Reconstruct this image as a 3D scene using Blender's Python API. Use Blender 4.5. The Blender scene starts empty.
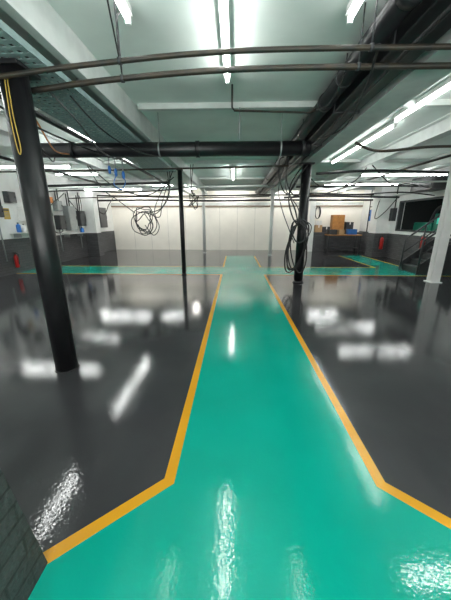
import bpy, bmesh, math, random
from mathutils import Vector, Matrix
random.seed(11)
scene=bpy.context.scene
COL=scene.collection
try:
    scene.view_settings.view_transform='Standard'
    scene.view_settings.look='None'
except Exception as e: print(e)

# ------------------------------------------------ materials
def mat(name,col,rough=.6,metal=0,var=.06,bump=.05,scale=12,col2=None,spec=.5,emit=None,es=0):
    m=bpy.data.materials.new(name); m.use_nodes=True
    nt=m.node_tree; b=nt.nodes['Principled BSDF']
    tc=nt.nodes.new('ShaderNodeTexCoord')
    n=nt.nodes.new('ShaderNodeTexNoise'); n.inputs['Scale'].default_value=scale; n.inputs['Detail'].default_value=5
    nt.links.new(tc.outputs['Object'],n.inputs['Vector'])
    r=nt.nodes.new('ShaderNodeValToRGB')
    c=Vector(col); c2=Vector(col2) if col2 else c*(1-var*3)
    r.color_ramp.elements[0].position=.3; r.color_ramp.elements[1].position=.65
    r.color_ramp.elements[0].color=(*c2,1); r.color_ramp.elements[1].color=(*c,1)
    nt.links.new(n.outputs['Fac'],r.inputs['Fac']); nt.links.new(r.outputs['Color'],b.inputs['Base Color'])
    b.inputs['Roughness'].default_value=rough; b.inputs['Metallic'].default_value=metal
    b.inputs['Specular IOR Level'].default_value=spec
    if bump:
        bp=nt.nodes.new('ShaderNodeBump'); bp.inputs['Strength'].default_value=bump; bp.inputs['Distance'].default_value=.02
        nt.links.new(n.outputs['Fac'],bp.inputs['Height']); nt.links.new(bp.outputs['Normal'],b.inputs['Normal'])
    if emit:
        b.inputs['Emission Color'].default_value=(*emit,1); b.inputs['Emission Strength'].default_value=es
    return m
def floormat(name,col,rough,c2,bs=.068):
    m=bpy.data.materials.new(name); m.use_nodes=True
    nt=m.node_tree; b=nt.nodes['Principled BSDF']; L=nt.links.new
    tc=nt.nodes.new('ShaderNodeTexCoord')
    n=nt.nodes.new('ShaderNodeTexNoise'); n.inputs['Scale'].default_value=1.6; n.inputs['Detail'].default_value=6
    L(tc.outputs['Object'],n.inputs['Vector'])
    r=nt.nodes.new('ShaderNodeValToRGB'); r.color_ramp.elements[0].position=.35; r.color_ramp.elements[1].position=.7
    r.color_ramp.elements[0].color=(*c2,1); r.color_ramp.elements[1].color=(*col,1)
    L(n.outputs['Fac'],r.inputs['Fac']); L(r.outputs['Color'],b.inputs['Base Color'])
    b.inputs['Roughness'].default_value=rough
    f=nt.nodes.new('ShaderNodeTexNoise'); f.inputs['Scale'].default_value=50; f.inputs['Detail'].default_value=2.5
    L(tc.outputs['Object'],f.inputs['Vector'])
    b1=nt.nodes.new('ShaderNodeBump'); b1.inputs['Strength'].default_value=bs; b1.inputs['Distance'].default_value=.01
    L(f.outputs['Fac'],b1.inputs['Height'])
    L(b1.outputs['Normal'],b.inputs['Normal'])
    return m
def brickmat(name,c1,c2,mortar,scale=1,bump=.5):
    m=bpy.data.materials.new(name); m.use_nodes=True
    nt=m.node_tree; b=nt.nodes['Principled BSDF']; L=nt.links.new
    tc=nt.nodes.new('ShaderNodeTexCoord'); sp=nt.nodes.new('ShaderNodeSeparateXYZ'); cb=nt.nodes.new('ShaderNodeCombineXYZ')
    ad=nt.nodes.new('ShaderNodeMath'); ad.operation='ADD'
    L(tc.outputs['Object'],sp.inputs[0]); L(sp.outputs[0],ad.inputs[0]); L(sp.outputs[1],ad.inputs[1])
    L(ad.outputs[0],cb.inputs[0]); L(sp.outputs[2],cb.inputs[1])
    br=nt.nodes.new('ShaderNodeTexBrick'); L(cb.outputs[0],br.inputs['Vector'])
    br.inputs['Scale'].default_value=scale; br.inputs['Brick Width'].default_value=.225; br.inputs['Row Height'].default_value=.075
    br.inputs['Mortar Size'].default_value=.006
    br.inputs['Color1'].default_value=(*c1,1); br.inputs['Color2'].default_value=(*c2,1); br.inputs['Mortar'].default_value=(*mortar,1)
    L(br.outputs['Color'],b.inputs['Base Color']); b.inputs['Roughness'].default_value=.6
    n=nt.nodes.new('ShaderNodeTexNoise'); n.inputs['Scale'].default_value=40; L(tc.outputs['Object'],n.inputs['Vector'])
    mx=nt.nodes.new('ShaderNodeMath'); mx.operation='SUBTRACT'; L(n.outputs['Fac'],mx.inputs[0]); L(br.outputs['Fac'],mx.inputs[1])
    bp=nt.nodes.new('ShaderNodeBump'); bp.inputs['Strength'].default_value=bump; bp.inputs['Distance'].default_value=.01
    L(mx.outputs[0],bp.inputs['Height']); L(bp.outputs['Normal'],b.inputs['Normal'])
    return m
M=dict(
 grey=floormat('grey_epoxy',(.060,.060,.064),.045,(.050,.050,.054)),
 teal=floormat('teal_epoxy',(.005,.41,.305),.045,(.004,.37,.275)),
 yel=floormat('yellow_line_paint',(.82,.40,.02),.2,(.75,.35,.015)),
 ceil=mat('ceiling_paint',(.76,.82,.78),.7,var=.04,scale=2,bump=.1),
 white=mat('white_wall_paint',(.88,.88,.86),.55,var=.03,scale=3),
 beam=mat('white_beam_paint',(.64,.67,.65),.5,var=.05,scale=6),
 panel=mat('cream_white_sheet_panel',(.94,.90,.82),.45,var=.02,scale=2),
 brown=mat('brown_timber_trim',(.26,.18,.12),.6,scale=8),
 dado=brickmat('dark_grey_painted_brick',(.06,.06,.065),(.085,.085,.09),(.04,.04,.04),1,.5),
 pier=brickmat('grey_pier_brick',(.045,.05,.05),(.06,.065,.065),(.03,.032,.032),1,.9),
 black=mat('black_gloss_paint',(.012,.012,.014),.38,var=.15,scale=8),
 rubber=mat('black_rubber',(.01,.01,.011),.5,bump=0),
 rust=mat('dark_iron_pipe',(.03,.03,.028),.45,metal=.3,col2=(.06,.045,.03),scale=9),
 red=mat('red_paint',(.5,.015,.012),.3,bump=0),
 blue=mat('blue_plastic',(.02,.15,.5),.4,bump=0),
 orange=mat('orange_rubber',(.7,.22,.04),.5,bump=0),
 yhose=mat('yellow_cord',(.55,.36,.06),.5,bump=0),
 wood=mat('orange_wood',(.45,.2,.05),.5,scale=6,var=.12),
 dgrey=mat('dark_grey_steel',(.05,.052,.056),.45,metal=.2),
 mgrey=mat('galvanised_steel',(.35,.37,.37),.45,metal=.5),
 trayg=mat('tray_teal_grey',(.27,.38,.37),.5,metal=.0),
 seam=mat('grey_panel_seam',(.76,.73,.67),.6),
 green=mat('green_machine_paint',(.015,.2,.13),.4,bump=0),
 wplast=mat('white_plastic',(.8,.8,.78),.35,bump=0,var=.01),
 paper=mat('paper',(.85,.84,.78),.7,bump=0,var=.01),
 card=mat('brown_cardboard',(.42,.27,.14),.7,bump=0,var=.03),
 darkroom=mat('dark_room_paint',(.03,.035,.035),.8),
 tube=mat('fluorescent_tube_glow',(.9,.9,.9),.3,bump=0,emit=(.97,1,.98),es=50),
 tubem=mat('soft_fluorescent_tube_glow',(.9,.9,.9),.3,bump=0,emit=(.97,1,.98),es=30),
 tubed=mat('dim_fluorescent_tube_glow',(.9,.9,.9),.3,bump=0,emit=(.97,1,.98),es=12),  # dimmed to weaken floor reflections and glare on the beam
 tube_fill=mat('wall_fill_tube_glow',(.9,.9,.9),.3,bump=0,emit=(1,.98,.93),es=150),  # extra strong, for the added tubes that fill the back wall
 glow=mat('green_panel_glow',(.1,.5,.4),.3,bump=0,emit=(.05,.8,.6),es=.4),  # faint green emission on a machine panel
)
# ------------------------------------------------ builder
class B:
    def __init__(s): s.bm=bmesh.new(); s.ms=[]
    def mi(s,m):
        m=M[m]
        if m not in s.ms: s.ms.append(m)
        return s.ms.index(m)
    def box(s,x0,x1,y0,y1,z0,z1,m,bev=0):
        i=s.mi(m)
        vs=[s.bm.verts.new((x,y,z)) for x in(x0,x1) for y in(y0,y1) for z in(z0,z1)]
        fs=[s.bm.faces.new([vs[k] for k in q]) for q in((0,1,3,2),(4,6,7,5),(0,4,5,1),(2,3,7,6),(0,2,6,4),(1,5,7,3))]
        for f in fs:f.material_index=i
        if bev:
            es=list({e for f in fs for e in f.edges})
            r=bmesh.ops.bevel(s.bm,geom=es,offset=bev,segments=2,affect='EDGES',profile=.5)
            for f in r['faces']: f.material_index=i
        return s
    def poly(s,pts,m):
        f=s.bm.faces.new([s.bm.verts.new(p) for p in pts]); f.material_index=s.mi(m); return s
    def tube(s,pts,r,m,n=8,close=False,cap=True):
        i=s.mi(m); pts=[Vector(p) for p in pts]; rings=[]
        N=len(pts); up=None
        for k,p in enumerate(pts):
            if close: d=pts[(k+1)%N]-pts[k-1]
            else: d=pts[min(k+1,N-1)]-pts[max(k-1,0)]
            d.normalize()
            if up is None:
                a=Vector((0,0,1)) if abs(d.z)<.9 else Vector((1,0,0))
                up=d.cross(a).normalized()
            else:
                up=(up-d*up.dot(d)).normalized()
            v=d.cross(up); rr=r[k] if isinstance(r,(list,tuple)) else r
            rings.append([s.bm.verts.new(p+(up*math.cos(t)+v*math.sin(t))*rr) for t in [2*math.pi*j/n for j in range(n)]])
        rng=range(N) if close else range(N-1)
        for k in rng:
            a=rings[k]; b=rings[(k+1)%N]
            for j in range(n):
                f=s.bm.faces.new((a[j],a[(j+1)%n],b[(j+1)%n],b[j])); f.material_index=i; f.smooth=True
        if cap and not close:
            for q in(rings[0],rings[-1]):
                f=s.bm.faces.new(q); f.material_index=i
        return s
    def cyl(s,p0,p1,r,m,n=20,r2=None): return s.tube([p0,p1],[r,r if r2 is None else r2],m,n)
    def lathe(s,x,y,prof,m,n=20):
        return s.tube([(x,y,z) for z,r in prof],[r for z,r in prof],m,n)
    def done(s,name,parent=None,label=None,cat=None,kind=None,group=None):
        bmesh.ops.recalc_face_normals(s.bm,faces=s.bm.faces[:])
        xs=[v.co.x for v in s.bm.verts]; ys=[v.co.y for v in s.bm.verts]; zs=[v.co.z for v in s.bm.verts]
        o=Vector(((min(xs)+max(xs))/2,(min(ys)+max(ys))/2,min(zs)))
        if kind=='structure': o=Vector((0,0,0))
        for v in s.bm.verts: v.co-=o
        me=bpy.data.meshes.new(name); s.bm.to_mesh(me); s.bm.free()
        for m in s.ms: me.materials.append(m)
        ob=bpy.data.objects.new(name,me); COL.objects.link(ob)
        if parent: ob.parent=parent; ob.location=o-parent.location
        else: ob.location=o
        if label: ob['label']=label
        if cat: ob['category']=cat
        if kind: ob['kind']=kind
        if group: ob['group']=group
        return ob
def thing(name,loc,label,cat,group=None):
    e=bpy.data.objects.new(name,None); e.empty_display_size=.1; e.location=loc; COL.objects.link(e)
    e['label']=label; e['category']=cat
    if group:e['group']=group
    return e
def copything(e,loc,rotz=0,label=None):
    n=e.copy(); COL.objects.link(n); n.location=loc; n.rotation_euler=(0,0,rotz)
    if label:n['label']=label
    for c in [c for c in bpy.data.objects if c.parent==e]:
        k=c.copy(); k.parent=n; COL.objects.link(k)
    return n
def smooth(pts,sub=6):
    P=[Vector(p) for p in pts]; out=[]
    for i in range(len(P)-1):
        a=P[max(i-1,0)];b=P[i];c=P[i+1];d=P[min(i+2,len(P)-1)]
        for k in range(sub):
            t=k/sub
            out.append(.5*((2*b)+(c-a)*t+(2*a-5*b+4*c-d)*t*t+(3*b-a-3*c+d)*t**3))
    out.append(P[-1]); return out

# ------------------------------------------------ room
XL,XR,YB,YF,H=-6.5,6.5,14.8,-2.6,3.1
XC0,XC1=-.38,.88
CB=9.15
b=B()
b.poly([(XL-.2,YF-.2,0),(XR+.2,YF-.2,0),(XR+.2,YB+.2,0),(XL-.2,YB+.2,0)],'grey')
z=.001
b.poly([(XL,YF,z),(XR,YF,z),(XR,-.2,z),(2.6,-.2,z),(XC1,1.26,z),(XC1,12.1,z),(XC0,12.1,z),(XC0,1.24,z),(-2.1,-.2,z),(XL,-.2,z)],'teal')
b.poly([(XL,7.75,z),(XC0,7.75,z),(XC0,CB,z),(XL,CB,z)],'teal')
b.poly([(XC1,7.75,z),(XR,7.75,z),(XR,CB,z),(XC1,CB,z)],'teal')
b.poly([(4.7,CB,z),(5.7,CB,z),(5.7,12.4,z),(4.7,12.4,z)],'teal')
z=.002; w=.065
def mitre(pts,w=w):
    P=[Vector((*p,z)) for p in pts]; L=[];R=[]
    for i,p in enumerate(P):
        d1=(P[i]-P[i-1]).normalized() if i else (P[1]-P[0]).normalized()
        d2=(P[i+1]-P[i]).normalized() if i<len(P)-1 else d1
        t=(d1+d2).normalized(); n=Vector((-t.y,t.x,0)); k=w/2/max(.3,n.dot(Vector((-d1.y,d1.x,0))))
        L.append(p+n*k);R.append(p-n*k)
    for i in range(len(P)-1): b.poly([L[i],R[i],R[i+1],L[i+1]],'yel')
mitre([(XL,7.75),(XC0,7.75),(XC0,1.24),(-2.1,-.2),(XL,-.2)])
mitre([(XR,7.75),(XC1,7.75),(XC1,1.26),(2.6,-.2),(XR,-.2)])
mitre([(XL,CB),(XC0,CB),(XC0,12.1)]); mitre([(4.7,12.4),(4.7,CB),(XC1,CB),(XC1,12.1)])
mitre([(5.7,12.4),(5.7,CB),(XR,CB)])
b.done('floor',kind='structure')
B().box(XL-.2,XR+.2,YF-.2,YB+.2,H,H+.15,'ceil').done('ceiling',kind='structure')
b=B(); b.box(XL-.2,XL,YF,YB,1.0,H,'white').box(XL-.2,XL,YF,YB,0,1.0,'dado'); b.done('wall_left',kind='structure')
b=B(); oy0,oy1,oz0,oz1=8.9,11.5,1.12,2.25
b.box(XR,XR+.2,YF,YB,0,1.0,'dado').box(XR,XR+.2,YF,YB,1.0,oz0,'white').box(XR,XR+.2,YF,oy0,oz0,oz1,'white')
b.box(XR,XR+.2,oy1,YB,oz0,oz1,'white').box(XR,XR+.2,YF,YB,oz1,H,'white'); b.done('wall_right',kind='structure')
def st(name,*a): B().box(*a).done(name,kind='structure')
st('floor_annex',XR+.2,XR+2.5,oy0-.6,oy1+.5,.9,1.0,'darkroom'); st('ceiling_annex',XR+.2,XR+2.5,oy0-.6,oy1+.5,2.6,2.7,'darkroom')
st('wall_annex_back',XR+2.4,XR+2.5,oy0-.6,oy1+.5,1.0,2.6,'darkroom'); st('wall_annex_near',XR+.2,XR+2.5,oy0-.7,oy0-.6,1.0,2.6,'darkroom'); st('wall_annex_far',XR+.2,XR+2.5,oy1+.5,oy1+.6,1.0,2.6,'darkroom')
b=B()
for y0,y1 in((oy0,oy0+.09),(oy1-.09,oy1)): b.box(XR-.03,XR+.12,y0,y1,oz0,oz1,'dgrey')
b.box(XR-.03,XR+.12,oy0,oy1,oz0,oz0+.06,'dgrey').box(XR-.03,XR+.12,oy0,oy1,oz1-.06,oz1,'dgrey')
b.done('window_1',kind='structure')
b=B(); b.box(XL,XR,YB,YB+.2,0,H,'panel')
x=-5.4
while x<4.0:
    b.box(x-.012,x+.012,YB-.005,YB,.0,2.2,'seam'); x+=.92
b.box(XL,XR,YB-.05,YB,2.2,2.27,'brown')
b.box(XL,XR,YB-.06,YB,2.27,2.42,'beam')
b.done('wall_back',kind='structure')
B().box(XL,XR,YF-.2,YF,0,H,'white').done('wall_front',kind='structure')
B().box(XL,XL+.5,11.9,12.3,0,H,'white').box(XL,XL+.52,11.88,12.32,0,1.0,'dado').done('trim_1',kind='structure')
B().box(XR-.55,XR,12.0,12.6,0,H,'white').box(XR-.57,XR,11.98,12.62,0,1.0,'dado').done('trim_2',kind='structure')
b=B(); b.box(3.9,XR,14.3,YB,0,.95,'dado'); b.done('trim_3',kind='structure')
b=B(); b.box(3.7,3.95,14.1,YB,0,H,'white'); b.done('trim_4',kind='structure')
def sbeam(x0,x1,zb,label):
    b=B(); b.box(x0,x1,YF,YB,zb,zb+.02,'beam').box(x0+.02,x1-.02,YF,YB,zb+.02,H,'beam'); return b.done('ceiling_beam',label=label,cat='beam')
sbeam(-1.50,-1.42,2.80,'white painted steel beam beside perforated cable tray')
sbeam(-2.30,-2.18,2.75,'white painted steel beam beside perforated cable tray')
sbeam(1.54,1.88,2.75,'white painted boxed steel beam beside black pipes')
def ibeam(x,zb,label):
    b=B(); b.box(x-.1,x+.1,YF,YB,zb,zb+.02,'beam').box(x-.012,x+.012,YF,YB,zb+.02,H,'beam').box(x-.1,x+.1,YF,YB,H-.02,H,'beam'); b.done('ceiling_beam',label=label,cat='beam')
ibeam(3.4,2.85,'white steel I-beam under the ceiling')
ibeam(-3.7,2.85,'white steel I-beam under the ceiling')
ibeam(5.2,2.85,'white steel I-beam under the ceiling')
for y in(4.45,8.2,11.2,13.4):
    for x0,x1 in((-1.40,1.20),(1.90,3.38),(3.42,5.18),(5.22,XR),(-3.68,-2.32),(XL,-3.72)):
        B().box(x0,x1,y-.04,y+.04,H-.07 if y<13 else 2.85,H,'beam').done('ceiling_joist',label='white painted cross joist between beams',cat='joist',group='white ceiling cross joists')

# ------------------------------------------------ columns
def column(x,y,r,top,m,label,flange=True,plate=None):
    e=thing('column',(x,y,0),label,'column')
    B().cyl((x,y,0.0),(x,y,top-.03),r,m,28).done('shaft',e)
    if flange: B().lathe(x,y,[(0,r*1.25),(.02,r*1.25),(.035,r*1.1),(.05,r*1.02)],m,28).done('base_collar',e)
    else: B().lathe(x,y,[(0,r*1.12),(.008,r*1.1),(.012,r*1.01)],m,28).done('base_collar',e)
    a,c=plate if plate else (x-r*1.3,x+r*1.3)
    B().box(a,c,y-r*1.3,y+r*1.3,top-.03,top,m,.004).done('head_plate',e)
    return e
column(-1.77,2.5,.105,2.66,'black','thick black cast-iron column beside glossy floor',False)
column(1.62,6.8,.11,2.75,'black','black cast-iron column draped with hoses')
column(-1.46,7.7,.06,2.80,'black','slender black column standing on grey floor')
column(-1.46,13.2,.07,2.80,'white','slender white column before the panelled wall')
column(1.6,12.4,.075,2.75,'white','slender white column beside walkway end')
b=B(); x,y=5.08,6.95
b.box(x-.1,x+.1,y-.1,y-.085,.02,2.85,'white').box(x-.1,x+.1,y+.085,y+.1,.02,2.85,'white').box(x-.012,x+.012,y-.085,y+.085,.02,2.85,'white').box(x-.14,x+.14,y-.14,y+.14,0,.02,'white')
b.done('steel_post',label='white painted H-section steel post beside dark stair',cat='post')

b=B(); pr=[(-.84,0),(-.93,.54),(-1.0,1.0)]
for (xa,za),(xb,zb) in zip(pr,pr[1:]):
    b.poly([(xa,.82,za),(xb,.82,zb),(-1.6,.82,zb),(-1.6,.82,za)],'pier')
    b.poly([(xa,.82,za),(xa,.3,za),(xb,.3,zb),(xb,.82,zb)],'pier')
    b.poly([(xa,.3,za),(-1.6,.3,za),(-1.6,.3,zb),(xb,.3,zb)],'pier')
    b.poly([(-1.6,.82,za),(-1.6,.82,zb),(-1.6,.3,zb),(-1.6,.3,za)],'pier')
b.poly([(-1.0,.82,1.0),(-1.0,.3,1.0),(-1.6,.3,1.0),(-1.6,.82,1.0)],'pier')
bmesh.ops.remove_doubles(b.bm,verts=b.bm.verts[:],dist=.001)
b.done('brick_pier',label='low grey painted brick pier with worn corner',cat='brick wall')

# ------------------------------------------------ lights
def mklight(L,loc,rz=0,tm='tube',hw=.05):
    e=thing('fluorescent_light',(0,0,0),'white batten light with one glowing fluorescent tube','light','ceiling fluorescent lights')
    b=B(); b.box(-.03,.03,-L/2,L/2,-.06,0,'wplast',.006); b.box(-hw,hw,-L/2,L/2,-.064,-.056,'wplast'); b.done('housing',e)  # flat plate widened to keep the tube's upward glow off the ceiling
    B().cyl((0,-L/2+.03,-.095),(0,L/2-.03,-.095),.017,tm,12).done('tube',e)
    B().box(-.02,.02,-L/2+.002,-L/2+.03,-.12,-.06,'wplast').done('tube_holder',e)
    B().box(-.02,.02,L/2-.03,L/2-.002,-.12,-.06,'wplast').done('tube_holder',e)
    e.location=loc; e.rotation_euler=(0,0,rz); return e
A=mklight(1.5,(3.0,2.5,H),math.pi/2)
for x,y,r in((-2.9,3.45,0),(-2.9,5.9,0),(-2.9,7.4,0),(-5.3,9.7,1),
              (-2.9,-.2,0),(2.5,0,0),(-.1,-1.0,1),(4.4,12.9,1),(-2.9,12.7,1),(-5.2,3.6,0)):  # tubes beside and behind the camera are unseen, added as fill
    copything(A,(x,y,H),r*math.pi/2)
G=mklight(1.5,(-.1,2.85,H),0,'tube',.035)
F=mklight(1.5,(2.5,4.2,H),0,'tubem',.035)
for x,y in((2.62,5.9),(2.62,7.4)): copything(F,(x,y,H))
copything(F,(6.95,9.6,2.6),0)  # tube added inside the annex to brighten the green machine
E=mklight(1.5,(-.2,13.8,H),math.pi/2,'tube_fill')  # added row, hidden behind the last joist, to brighten the back wall
for x in(-5.0,-2.6,2.2,5.2): copything(E,(x,13.8,H),math.pi/2)
D=mklight(1.5,(-.85,1.88,H),0,'tubed',.035)
copything(D,(.88,1.93,H),0)
C=mklight(2.4,(-.08,9.9,H))
for x,y in((-5.15,7.0),(-5.0,11.7),(4.75,8.45),(4.6,10.6)):
    copything(C,(x,y,2.84),math.pi/2)
def area(loc,rot,sx,sy,e,c=(1,1,.98)):
    l=bpy.data.lights.new('fill_light','AREA'); l.shape='RECTANGLE'; l.size=sx; l.size_y=sy; l.energy=e; l.color=c
    o=bpy.data.objects.new('fill_light',l); o.location=loc; o.rotation_euler=rot; COL.objects.link(o); 
area((0,-2.3,1.3),(math.radians(116),0,0),7,1.2,220)  # unseen fill added behind the camera to lift the near ceiling

# ------------------------------------------------ pipes
def hang(b,x,y,z0,z1,m='mgrey',r=.006): b.cyl((x,y,z0),(x,y,z1),r,m,6)
def clamps(e,items,axis,m='mgrey'):
    for x,y,z,r in items:
        b=B()
        if axis=='x': b.tube([(x-.012,y,z),(x+.012,y,z)],r+.006,m,16)
        else: b.tube([(x,y-.012,z),(x,y+.012,z)],r+.006,m,16)
        hang(b,x,y,z+r-.01,H,m)
        b.done('hanger',e)
e=thing('overhead_duct_pipe',(-1,4.75,2.47),'thick black pipe running across under the ceiling','pipe')
b=B(); b.tube([(-3.5,4.75,2.59),(1.15,4.75,2.59)],.105,'black',24)
for x in(-3.45,-2.6,-.6,1.05): b.tube([(x-.03,4.75,2.59),(x+.03,4.75,2.59)],.118,'black',24)
b.done('pipe_run',e); clamps(e,[(-3.2,4.75,2.59,.105),(-1.2,4.75,2.59,.105),(.7,4.75,2.59,.105)],'x')
x,zz,r=1.1,2.90,.085
e=thing('overhead_pipe',(x,5,zz),'thick black pipe running lengthwise beside the black duct','pipe')
b=B(); b.tube([(x,YF,zz),(x,YB-.1,zz)],r,'black',18)
for y in(2.2,3.9,7.6,9.8): b.tube([(x,y-.04,zz),(x,y+.04,zz)],r+.012,'black',18)
b.done('pipe_run',e); clamps(e,[(x,1.7,zz,r),(x,3.3,zz,r),(x,5.1,zz,r),(x,8,zz,r),(x,11,zz,r)],'y','dgrey')
e=thing('overhead_duct',(1.36,5,2.77),'flat near-black rectangular duct running lengthwise beside white beam','duct')
B().box(1.215,1.50,YF,YB-.1,2.79,3.02,'black',.012).done('duct_run',e)
for y in(1.4,2.6,3.9,5.4,7.0,9.0,11.0):
    b=B(); b.box(1.20,1.515,y-.02,y+.02,2.775,2.79,'dgrey').box(1.20,1.213,y-.02,y+.02,2.79,H,'dgrey').box(1.502,1.515,y-.02,y+.02,2.79,H,'dgrey'); b.done('bracket',e)
B().tube(smooth([(1.3,YF,2.755),(1.3,2,2.745),(1.33,5,2.755),(1.3,9,2.745),(1.3,14,2.755)]),.018,'rubber',8).done('overhead_cable',label='black cable strapped below the flat duct',cat='cable')
e=thing('overhead_conduit',(0,2.36,2.6),'thin dark iron pipe sagging across under the ceiling','pipe')
B().tube(smooth([(-2.6,2.34,2.47),(-1.9,2.34,2.52),(-1.1,2.35,2.60),(0,2.36,2.67),(1.5,2.36,2.67),(3.2,2.36,2.66),(XR,2.36,2.65)]),.018,'rust',10).done('pipe_run',e)
clamps(e,[(-.85,2.35,2.62,.018),(.95,2.36,2.675,.018)],'x','dgrey')
e=thing('overhead_conduit',(0,2.65,2.6),'thicker dark iron pipe crossing behind the black column','pipe')
B().tube(smooth([(-2.9,2.66,2.50),(-1.9,2.66,2.555),(-1.1,2.65,2.63),(0,2.65,2.69),(1.5,2.65,2.69),(3.2,2.65,2.68),(XR,2.65,2.67)]),.022,'rust',12).done('pipe_run',e)
clamps(e,[(-.95,2.65,2.64,.022),(.98,2.65,2.695,.022)],'x','dgrey')
def conduit(pts,r,m,label,name='conduit',cat='pipe',sm=True,group=None):
    return B().tube(smooth(pts) if sm else pts,r,m,8).done(name,label=label,cat=cat,group=group)
conduit([(.05,4.4,H-.07),(.05,4.4,2.62)],.012,'mgrey','slim vertical drop rod hanging from the joist',sm=False)
conduit([(-.05,3.9,H),(-.05,3.9,2.86),(-.02,3.95,2.84),(.95,4.05,2.84),(1.02,4.05,2.88)],.012,'rust','thin dark conduit bending across the ceiling',sm=False)
conduit([(XL+.05,13.0,2.40),(-4,13.0,2.42),(-1,13.0,2.38),(1.5,13.0,2.41),(4,13.0,2.40),(XR-.05,13.0,2.40)],.04,'black','black pipe running along before the panelled wall')
conduit([(XL+.05,12.75,2.6),(-3,12.75,2.56),(1,12.75,2.6),(XR-.05,12.75,2.6)],.03,'rust','thin dark pipe running before the panelled wall')
conduit([(1.95,5.0,2.72),(2.4,5.1,2.62),(3.3,5.2,2.7),(4.6,5.3,2.72),(XR-.03,5.3,2.7)],.022,'rust','dark pipe crossing under the white I-beam')
conduit([(1.95,7.2,2.6),(3.3,7.2,2.66),(5,7.25,2.62),(XR-.03,7.2,2.6)],.03,'black','black pipe crossing towards the side wall')
conduit([(1.95,7.9,2.5),(3.3,7.9,2.52),(5,7.9,2.5),(XR-.03,7.9,2.52)],.02,'beam','white painted pipe crossing towards the side wall')
conduit([(1.95,9.4,2.55),(4,9.4,2.58),(XR-.03,9.4,2.55)],.03,'black','black pipe crossing towards the side wall')
conduit([(1.95,9.6,2.3),(2.6,9.6,2.38),(4,9.6,2.34),(5.4,9.6,2.4),(XR-.03,9.6,2.3)],.02,'rubber','loose black cable strung towards the side wall')
conduit([(1.95,11.6,2.4),(3.5,11.6,2.45),(XR-.03,11.6,2.4)],.035,'black','black pipe crossing towards the side wall')
conduit([(1.7,6.9,2.5),(2.2,7.3,2.3),(3.0,7.6,2.45),(3.4,7.8,2.83)],.014,'rubber','loose black cable looping from the column',name='cable',cat='cable')
conduit([(3.4,7.5,2.83),(4.0,7.6,2.4),(4.6,7.9,2.45),(5.6,8.2,2.35),(XR-.02,8.4,2.5)],.014,'rubber','loose black cable looping to the side wall',name='cable',cat='cable')
conduit([(XL+.03,8.6,2.5),(-4,8.6,2.55),(-1.95,8.6,2.6)],.035,'black','black pipe crossing towards the slender column')
conduit([(XL+.03,8.9,2.35),(-5,8.9,2.42),(-3.4,8.9,2.36),(-1.7,8.9,2.45)],.02,'rubber','loose black cable strung under the pipes')
conduit([(XL+.03,11,2.35),(-4,11,2.4),(-1.7,11,2.35),(1.3,11,2.4)],.02,'rust','thin dark conduit crossing the hall')
conduit([(XL+.03,6.2,2.5),(-4,6.2,2.53),(-1.95,6.2,2.55),(1.1,6.2,2.6)],.018,'rust','thin dark conduit crossing the hall')
conduit([(XL+.03,9.9,2.6),(-4,9.9,2.63),(-1.7,9.9,2.6),(1.1,9.9,2.65)],.03,'beam','white painted pipe crossing the hall')
conduit([(XR-.05,3.0,2.5),(XR-.05,8,2.5),(XR-.05,14,2.5)],.04,'beam','white pipe along the wall top')
conduit([(-4.6,5.6,2.7),(-4.6,9,2.72),(-4.6,13,2.7)],.03,'black','black pipe running lengthwise under the ceiling')
conduit([(4.1,5.6,2.7),(4.1,9,2.72),(4.1,13,2.7)],.025,'rust','dark pipe running lengthwise under the ceiling')
conduit([(-2.5,3.0,2.78),(-2.5,7,2.8),(-2.5,12,2.78)],.035,'black','black pipe running lengthwise beside the cable tray')
# cable tray
e=thing('cable_tray',(-1.84,4,2.66),'teal-grey perforated steel cable tray beside white beam','cable tray')
tx0,tx1,tz=-2.16,-1.5,2.68
B().box(tx0,tx0+.012,YF,7.4,tz,tz+.05,'trayg').done('side_rail',e)
B().box(tx1-.012,tx1,YF,7.4,tz,tz+.05,'trayg').done('side_rail',e)
b=B()
for k in range(10):
    x=tx0+.012+(tx1-tx0-.024)*(k+.5)/10; b.box(x-.016,x+.016,YF,7.4,tz+.001,tz+.006,'trayg')
y=.5
while y<7.4: b.box(tx0+.012,tx1-.012,y-.02,y+.02,tz,tz+.006,'trayg'); y+=.075
b.done('perforated_bed',e)
for x,r,m in((-2.0,.014,'rubber'),(-1.84,.018,'dgrey'),(-1.63,.012,'rubber')): B().tube(smooth([(x,YF,2.705),(x+.02,2,2.705),(x-.02,5,2.705),(x,7.4,2.705)]),r,m,6).done('cable',e)
for y in(1,3,5.2,7):
    for x in(tx0+.01,tx1-.01):
        b=B(); hang(b,x,y,2.71,H if x<-1.8 else 2.8,r=.008); b.done('hanger_rod',e)

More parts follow.
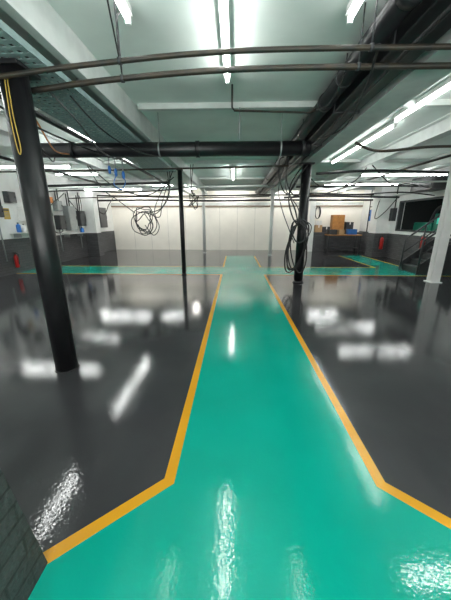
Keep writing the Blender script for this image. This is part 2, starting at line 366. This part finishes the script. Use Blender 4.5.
# ------------------------------------------------ hoses
def hank(cx,cy,cz,w,h,n,r,m,top,label,mess=1.0,tops=1):
    b=B()
    for k in range(n):
        ww=w*random.uniform(1-.45*mess,1+.15*mess)/2; hh=h*random.uniform(1-.4*mess,1.05)/2
        oz=cz+random.uniform(-.12,.12)*mess*h; ox=cx+random.uniform(-.22,.22)*mess*w; oy=cy+random.uniform(-.06,.06)
        t0=random.uniform(-3,3); tl=random.uniform(-.7,.7)*mess; q=random.uniform(.1,.3)*mess
        pts=[]
        for j in range(30):
            t=2*math.pi*j/30
            px=ww*math.cos(t)*(1+q*math.sin(2*t+t0)); pz=hh*math.sin(t)*(1+q*math.cos(3*t+t0))
            pts.append((ox+px*math.cos(tl)+pz*math.sin(tl),oy+.08*math.sin(t+t0),oz+pz*math.cos(tl)-px*math.sin(tl)))
        b.tube(pts,r,m,6,close=True)
    for k in range(tops):
        q=[(p[0]+.09*k*math.sin(2.1*i+k),p[1]-.04*k,p[2]-(.1*k if 0<i else 0)) for i,p in enumerate(top)]
        b.tube(smooth(q+[(cx+.06*k,cy,cz+h*.3)]),r,m,6)
    return b.done('hose_coil',label=label,cat='hose')
hank(-2.3,7.1,1.5,.5,.62,5,.011,'rubber',[(-1.7,7.3,2.7),(-1.68,7.25,2.2),(-1.9,7.2,1.8)],'loose tangled loops of black cable hanging from the beam',1.2,3)
hank(1.5,6.6,.95,.42,1.2,5,.017,'rubber',[(1.5,6.6,2.7),(1.22,6.6,2.2),(1.4,6.6,1.7)],'long loosely coiled black air hose hung on the column',.35,2)
hank(1.5,6.45,1.3,.36,.5,2,.012,'dgrey',[(1.15,6.5,2.8),(1.12,6.5,2.2),(1.4,6.45,1.8)],'shorter dark air hose coil hung on the column',.5,1)
hank(-1.14,7.9,2.05,.12,.4,3,.010,'rubber',[(-1.2,7.9,2.95),(-1.2,7.9,2.4)],'small drooping knot of black cable beside the slender column',1.2,2)
for pts,m,r,l in(
 ([(1.52,6.7,2.6),(1.2,6.6,2.1),(1.0,6.6,2.35),(.95,6.5,2.75),(1.05,6.5,2.83)],'rubber',.013,'black cable drooping from column to pipe'),
 ([(1.1,6.3,2.82),(1.1,6.3,2.3),(1.35,6.4,2.0),(1.5,6.55,2.3)],'rubber',.012,'black hose loop hanging from the lengthwise pipe'),
 ([(1.1,6.45,2.82),(.95,6.4,2.2),(1.05,6.4,1.75),(1.25,6.45,1.3),(1.4,6.55,1.0)],'dgrey',.010,'thin dark cable hanging from pipe to hose coil'),
 ([(-1.6,7.6,2.6),(-2.3,7.5,2.15),(-3.1,7.4,2.35),(-3.7,7.4,2.83)],'rubber',.013,'black cable looping under the beam'),
 ([(-2.6,7.3,1.7),(-3.0,7.3,2.0),(-3.4,7.3,2.3),(-3.7,7.3,2.83)],'rubber',.011,'black cable rising from tangle to the I-beam'),
 ([(-2.3,7.1,1.4),(-2.1,7.1,1.15),(-1.95,7.15,1.35),(-2.05,7.2,1.8),(-1.7,7.3,2.5)],'rubber',.010,'loose black cable end dangling from the tangle'),
 ([(-1.95,2.72,2.62),(-2.1,3.2,2.5),(-2.45,4.0,2.42),(-2.6,4.6,2.5)],'orange',.010,'orange cable sagging under the cable tray'),
 ([(-2.05,2.9,2.66),(-2.3,3.4,2.42),(-2.7,4.3,2.35),(-2.9,4.7,2.47)],'rubber',.010,'black cable sagging under the cable tray'),
 ([(-1.9,1.6,2.66),(-2.0,2.2,2.5),(-2.1,3.2,2.45),(-2.0,4.7,2.47)],'rubber',.010,'black cable hanging below the cable tray'),
 ([(-1.65,2.75,2.60),(-1.5,2.9,2.40),(-1.55,3.4,2.28),(-1.7,4.2,2.35),(-1.75,4.7,2.48)],'dgrey',.008,'grey cable sagging from column to thick pipe'),
 ([(-1.6,3.0,2.66),(-1.45,3.3,2.45),(-1.3,3.9,2.38),(-1.2,4.65,2.47)],'rubber',.008,'thin black cable sagging from tray to thick pipe'),
 ([(-1.76,2.385,2.55),(-1.77,2.38,2.3),(-1.765,2.38,2.08),(-1.75,2.38,2.02),(-1.735,2.38,2.08),(-1.745,2.38,2.3),(-1.74,2.385,2.55)],'yhose',.004,'yellow pull cord hanging on the black column'),
 ([(-.85,2.35,2.62),(-.82,2.1,2.95),(-.8,2.0,3.09)],'rubber',.006,'thin black wire running up to the ceiling'),
 ([(-.95,2.65,2.66),(-.9,2.5,2.95),(-.88,2.7,3.09)],'rubber',.006,'thin black wire running up to the ceiling'),
 ([(.9,2.65,2.71),(.95,3.2,2.65),(1.0,3.9,2.82)],'rubber',.008,'thin black wire drooping between pipes'),
 ([(1.0,2.36,2.69),(1.15,2.9,2.62),(1.35,3.9,2.62),(1.3,4.9,2.75)],'rubber',.010,'black cable drooping under the flat duct'),
):
    conduit(pts,r,m,l,name='cable',cat='cable')
e=thing('air_line_outlet',(-1.95,4.7,2.0),'blue and grey air line outlets below thick black pipe','air fitting')
for k,x in enumerate((-2.05,-1.95,-1.83)):
    B().cyl((x,4.75,2.49),(x,4.75,2.34-.04*k),.012,'mgrey',8).done('drop_pipe',e)
    B().lathe(x,4.75,[(2.24-.04*k,.01),(2.26-.04*k,.022),(2.32-.04*k,.026),(2.36-.04*k,.015)],'blue',12).done('valve',e)
B().tube(smooth([(-1.95,4.75,2.22),(-1.98,4.7,2.08),(-1.87,4.7,2.0),(-1.79,4.7,2.1),(-1.83,4.75,2.18)]),.008,'blue',6).done('hose',e)

# ------------------------------------------------ wall things
def extinguisher(x,y,z,label,sx,k=1.0):
    e=thing('fire_extinguisher',(x,y,z),label,'fire extinguisher','red fire extinguishers')
    B().lathe(x,y,[(z,.06*k),(z+.01,.075*k),(z+.4*k,.075*k),(z+.46*k,.055*k),(z+.49*k,.025*k),(z+.52*k,.022*k)],'red').done('cylinder',e)
    b=B(); b.lathe(x,y,[(z+.51*k,.03*k),(z+.56*k,.03*k)],'rubber',12); b.box(x-.015,x+.015,y-.09*k,y+.03*k,z+.555*k,z+.575*k,'rubber').box(x-.012,x+.012,y+.0,y+.02,z+.57*k,z+.6*k,'rubber').box(x-.012,x+.012,y-.08*k,y+.02,z+.595*k,z+.61*k,'rubber'); b.done('handle',e)
    B().tube(smooth([(x,y+.03,z+.54*k),(x+sx*.08*k,y+.04,z+.5*k),(x+sx*.1*k,y,z+.3*k),(x+sx*.09*k,y-.01,z+.12*k)]),.011,'rubber',8).done('hose',e)
    return e
extinguisher(-6.42,7.75,0.18,'small red fire extinguisher mounted low on dark brick',1,.75)
extinguisher(6.2,11.85,.35,'red fire extinguisher mounted on the wall pier',-1)
extinguisher(6.4,9.6,.5,'red fire extinguisher mounted under the dark opening',-1)
def wallbox(side,y,z,w,h,d,m,name,label,cat):
    X=XL if side<0 else XR; x0,x1=(X,X+d) if side<0 else (X-d,X)
    e=thing(name,((x0+x1)/2,y,z),label,cat)
    B().box(x0,x1,y-w/2,y+w/2,z,z+h,m,.006).done('body',e)
    f=x1 if side<0 else x0; s=1 if side<0 else -1
    a,c=sorted((f,f+s*.015)); B().box(a,c,y-w/2+.015,y+w/2-.015,z+.015,z+h-.015,m,.004).done('door',e)
    a,c=sorted((f+s*.015,f+s*.035)); B().box(a,c,y+w/2-.07,y+w/2-.045,z+h*.45,z+h*.6,'dgrey').done('latch',e)
    return e
wallbox(-1,9.3,1.35,.5,.7,.22,'wplast','electrical_box','white electrical box on white wall','electrical box')
wallbox(-1,10.1,1.2,.35,.5,.2,'dgrey','electrical_box','dark grey metal switch box on white wall','electrical box')
wallbox(-1,10.1,1.85,.3,.35,.18,'mgrey','electrical_box','small grey switch box on white wall','electrical box')
wallbox(-1,10.75,1.15,.5,.9,.22,'mgrey','distribution_board','tall grey distribution board on white wall','electrical panel')
wallbox(-1,11.45,1.3,.4,.6,.22,'dgrey','electrical_box','dark grey metal control box on white wall','electrical box')
wallbox(-1,8.4,1.5,.3,.42,.18,'wplast','towel_dispenser','white paper towel dispenser on white wall','dispenser')
wallbox(-1,7.5,1.6,.25,.3,.12,'dgrey','electrical_box','small dark switch box on white wall','electrical box')
wallbox(-1,6.9,1.5,.3,.6,.15,'mgrey','electrical_box','grey isolator box on white wall','electrical box')
wallbox(-1,8.0,2.0,.3,.3,.14,'dgrey','electrical_box','small dark junction box high on white wall','electrical box')
wallbox(-1,9.75,2.1,.2,.2,.12,'orange','alarm_box','small orange alarm box high on white wall','alarm')
wallbox(-1,8.75,2.25,.2,.18,.12,'blue','electrical_box','small blue socket box high on white wall','electrical box')
wallbox(-1,13.1,1.2,.7,.9,.3,'dgrey','electrical_box','large dark control box on white wall','electrical box')
wallbox(1,13.3,1.5,.4,.5,.2,'blue','wall_cabinet','small blue cabinet on the side wall','cabinet')
wallbox(1,11.75,1.5,.25,.5,.14,'dgrey','electrical_box','dark switch box on white wall','electrical box')
for y,z in((9.3,2.05),(10.1,2.2),(10.75,2.05),(11.45,1.9),(7.5,1.9),(6.9,2.1),(13.1,2.1)):
    for dy,zt in((0,2.5),(.14,2.62)):
        conduit([(XL+.06,y+dy,z),(XL+.06,y+dy,zt)],.02,'rubber','black vertical conduit on white wall',sm=False,group='black wall conduits')
for y,z in((9.3,1.35),(10.1,1.2),(11.45,1.3),(7.5,1.6),(13.1,1.2)):
    conduit([(XL+.05,y-.05,.4),(XL+.05,y-.05,z)],.018,'mgrey','grey vertical conduit over dark brick',sm=False,group='grey wall conduits')
for y,z in((12.9,1.1),(13.9,1.0),(11.75,2.0),(8.6,1.0),(8.3,1.0)):
    conduit([(XR-.04,y,z),(XR-.04,y,2.9)],.02,'rubber','black vertical conduit on white wall',sm=False,group='black wall conduits')
for pts in([(XL+.1,9.45,1.3),(XL+.25,9.6,1.1),(XL+.2,10,1.15),(XL+.1,10.1,1.22)],[(XL+.05,8.5,2.5),(XL+.2,9.1,1.9),(XL+.2,9.9,2.2),(XL+.1,10.6,2.5)],
           [(XL+.05,10.9,2.3),(XL+.3,11.2,1.8),(XL+.2,11.5,2.2),(XL+.1,11.6,2.5)],[(-6.45,12.4,2.4),(-5.9,12.5,1.8),(-5.6,12.5,2.2),(-5.4,12.7,2.56)],
           [(XR-.03,11.7,2.4),(XR-.3,11.9,1.9),(5.85,12.0,1.6),(5.9,11.95,2.3)],[(XR-.05,8.3,2.5),(XR-.3,8.5,2.2),(XR-.2,8.75,2.1),(XR-.05,8.8,2.4)]):
    conduit(pts,.016,'rubber','loose black cable looped on the wall',name='cable',cat='cable')
for yy,zz in((7.2,1.35),(8.75,1.4),(11.78,1.6)):
    b=B(); b.tube([(XL+.005,yy,zz+.28),(XL+.1,yy,zz+.28)],.012,'mgrey',6)
    for k in range(4): b.tube([(XL+.05+.015*k,yy+(.1+.01*k)*math.cos(t),zz+.02+.26*math.sin(t)) for t in [2*math.pi*j/18 for j in range(18)]],.014,'rubber',6,close=True)
    b.done('hose_coil',label='black cable coil hung on white wall hook',cat='hose')
for X0,X1,yy0,yy1,zz,lab in((XL,XL+.3,7.8,9.0,1.15,'white shelf on wall above dark brick'),(XL,XL+.3,10.2,11.4,1.02,'white shelf under the distribution board')):
    e=thing('wall_shelf',((X0+X1)/2,(yy0+yy1)/2,zz),lab,'shelf')
    B().box(X0,X1,yy0,yy1,zz,zz+.03,'wplast').done('board',e)
    for y in(yy0+.15,yy1-.15): B().box(X0,X0+.22,y-.01,y+.01,zz-.12,zz,'mgrey').done('bracket',e)
def bottle(x,y,z,h,r,m,label):
    e=thing('bottle',(x,y,z),label,'bottle')
    B().lathe(x,y,[(z,r*.95),(z+.01,r),(z+h*.7,r),(z+h*.8,r*.5),(z+h*.88,r*.35)],m,14).done('body',e)
    B().lathe(x,y,[(z+h*.87,r*.42),(z+h,r*.42)],'dgrey',12).done('cap',e)
bottle(XL+.15,8.0,1.18,.28,.06,'blue','blue plastic bottle on white shelf')
bottle(XL+.15,8.2,1.18,.24,.05,'wplast','white plastic bottle on white shelf')
bottle(XL+.15,8.65,1.18,.26,.06,'green','green plastic bottle on white shelf')
bottle(XL+.15,8.85,1.18,.22,.05,'red','red plastic bottle on white shelf')
bottle(XL+.2,8.45,1.18,.2,.05,'yhose','yellow plastic bottle on white shelf')
bottle(XL+.2,11.3,1.05,.22,.07,'blue','blue plastic bottle under dark control box')
def notice(side,y,z,w,h,m,label):
    X=(XL+.004 if side<0 else XR-.004)
    b=B(); b.box(X-.003,X+.003,y-w/2,y+w/2,z,z+h,m)
    s=1 if side<0 else -1
    xa,xb=sorted((X+s*.003,X+s*.005)); b.box(xa,xb,y-w/2+.02,y+w/2-.02,z+h-.07,z+h-.03,'dgrey')
    for k in range(4): b.box(xa,xb,y-w/2+.03,y+w/2-.04,z+h*.2+k*h*.13,z+h*.2+k*h*.13+.01,'mgrey')
    b.done('notice',label=label,cat='notice')
notice(-1,9.8,1.6,.2,.3,'paper','white paper notice pinned to the wall')
notice(-1,8.9,1.85,.25,.3,'blue','blue safety notice on white wall')
notice(-1,7.85,1.55,.22,.3,'yhose','yellow warning notice on white wall')
notice(1,13.8,1.8,.3,.4,'paper','white paper notice pinned to the wall')
e=thing('wall_cabinet',(5.3,14.5,.95),'orange wooden cabinet standing on dark ledge','cabinet')
B().box(4.95,5.55,14.45,14.78,.95,1.8,'wood',.006).done('body',e)
B().box(4.96,5.245,14.435,14.45,.97,1.78,'wood',.004).done('door',e); B().box(5.255,5.54,14.435,14.45,.97,1.78,'wood',.004).done('door',e)
for x0,x1,z0,z1,m,l in((4.1,4.45,.95,1.3,'card','brown cardboard carton on dark ledge'),(4.5,4.85,.95,1.22,'dgrey','dark carton on dark ledge'),(4.15,4.4,1.3,1.52,'wplast','small white carton on brown carton'),(5.65,6.0,.95,1.45,'dgrey','dark grey crate on dark ledge')):
    e=thing('carton',((x0+x1)/2,14.55,z0),l,'box')
    B().box(x0,x1,14.4,14.7,z0,z1,m,.004).done('body',e); B().box((x0+x1)/2-.025,(x0+x1)/2+.025,14.395,14.4,z1-.12,z1,'paper').done('tape',e)
e=thing('workbench',(5.3,13.6,0),'wooden-topped steel workbench beside the dark ledge','workbench')
B().box(4.5,6.1,13.5,14.1,.82,.87,'wood',.004).done('top',e)
for x in(4.55,6.05):
    for y in(13.55,14.05): B().box(x-.025,x+.025,y-.025,y+.025,0,.82,'dgrey').done('leg',e)
B().box(4.5,6.1,13.52,14.08,.2,.23,'dgrey').done('shelf',e)
for x0,x1,z0,z1,m,l in((4.6,4.95,.87,1.1,'dgrey','dark plastic crate on workbench'),(5.05,5.3,.87,1.1,'card','brown carton crate on workbench'),(5.5,5.9,.87,1.12,'blue','blue plastic crate on workbench')):
    e=thing('crate',((x0+x1)/2,13.8,z0),l,'crate')
    B().box(x0,x1,13.65,13.95,z0,z0+.02,m).box(x0,x0+.02,13.65,13.95,z0+.02,z1,m).box(x1-.02,x1,13.65,13.95,z0+.02,z1,m).box(x0+.02,x1-.02,13.65,13.67,z0+.02,z1,m).box(x0+.02,x1-.02,13.93,13.95,z0+.02,z1,m).done('body',e)
x,zt=4.25,2.0
b=B(); b.tube([(x,YB-.005,zt+.2),(x,YB-.1,zt+.2)],.012,'mgrey',6)
for k in range(4): b.tube([(x+(.11+.01*k)*math.cos(t),YB-.05-.012*k,zt-.08+.3*math.sin(t)) for t in [2*math.pi*j/18 for j in range(18)]],.02,'rubber',6,close=True)
b.done('hose_coil',label='black cable coil hung on back wall',cat='hose')
e=thing('wall_heater',(6.2,9.5,2.45),'black rectangular unit mounted high on white wall','heater')
B().box(5.9,6.45,8.9,10.0,2.42,2.84,'black',.02).done('casing',e)
b=B()
for k in range(7): b.box(5.88,5.905,9.0,9.9,2.47+k*.045,2.485+k*.045,'dgrey')
b.box(5.88,5.895,8.98,9.0,2.46,2.8,'dgrey').box(5.88,5.895,9.9,9.92,2.46,2.8,'dgrey')
b.done('grille',e)
for y in(9.2,9.75): B().box(6.44,6.5,y-.05,y+.05,2.44,2.95,'mgrey').done('bracket',e)
e=thing('green_machine',(7.4,10,1.0),'green painted machine housing inside the dark opening','machine')
B().box(7.1,7.7,8.6,10.3,1.0,1.75,'green',.03).done('housing',e)
B().box(7.1,7.7,10.4,11.4,1.0,1.45,'green',.03).done('housing',e)
B().box(7.07,7.1,8.9,9.4,1.3,1.6,'darkroom').done('panel',e)
B().box(7.07,7.1,9.6,10.1,1.4,1.6,'glow').done('panel',e)
B().tube(smooth([(7.4,9.3,1.73),(7.4,9.3,1.95),(7.4,9.9,2.02),(7.4,10.6,1.95),(7.4,10.9,1.43)]),.06,'dgrey',12).done('duct',e)
# stair
e=thing('steel_stair',(5.9,8.3,0),'dark steel stair with handrail beside the side wall','stairs')
for k in range(5):
    B().box(5.35+k*.22,5.35+k*.22+.25,7.95,8.75,.17+.18*k,.2+.18*k,'dgrey').done('tread',e)
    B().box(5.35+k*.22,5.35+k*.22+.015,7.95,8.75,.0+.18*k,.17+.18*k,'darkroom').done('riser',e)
for y in(7.93,8.77):
    b=B(); q=[(5.25,0),(6.45,0),(6.45,.75),(6.45,1.2),(5.25,.24)]
    b.poly([(x,y-.015,z) for x,z in q],'dgrey'); b.poly([(x,y+.015,z) for x,z in q],'dgrey')
    for i in range(5):
        (xa,za),(xb,zb)=q[i],q[(i+1)%5]; b.poly([(xa,y-.015,za),(xb,y-.015,zb),(xb,y+.015,zb),(xa,y+.015,za)],'dgrey')
    bmesh.ops.remove_doubles(b.bm,verts=b.bm.verts[:],dist=.001); b.done('side_panel',e)
    B().tube([(5.3,y,.1),(5.3,y,.95),(6.42,y,1.85)],.03,'dgrey',8).done('handrail',e)
    B().tube([(5.85,y,.5),(5.85,y,1.39)],.02,'dgrey',8).done('baluster',e)
    B().tube([(5.3,y,.55),(6.42,y,1.45)],.02,'dgrey',8).done('mid_rail',e)

# ------------------------------------------------ world + camera
w=bpy.data.worlds.new('world'); scene.world=w; w.use_nodes=True
w.node_tree.nodes['Background'].inputs[0].default_value=(.6,.7,.7,1); w.node_tree.nodes['Background'].inputs[1].default_value=.2
cd=bpy.data.cameras.new('camera'); cam=bpy.data.objects.new('camera',cd); COL.objects.link(cam)
cam.location=(0,0,1.5); cam.rotation_euler=(math.radians(90-16.3),0,math.radians(1.93))
cd.lens=16.2; cd.sensor_width=36; cd.sensor_fit='AUTO'; cd.clip_start=.02
scene.camera=cam
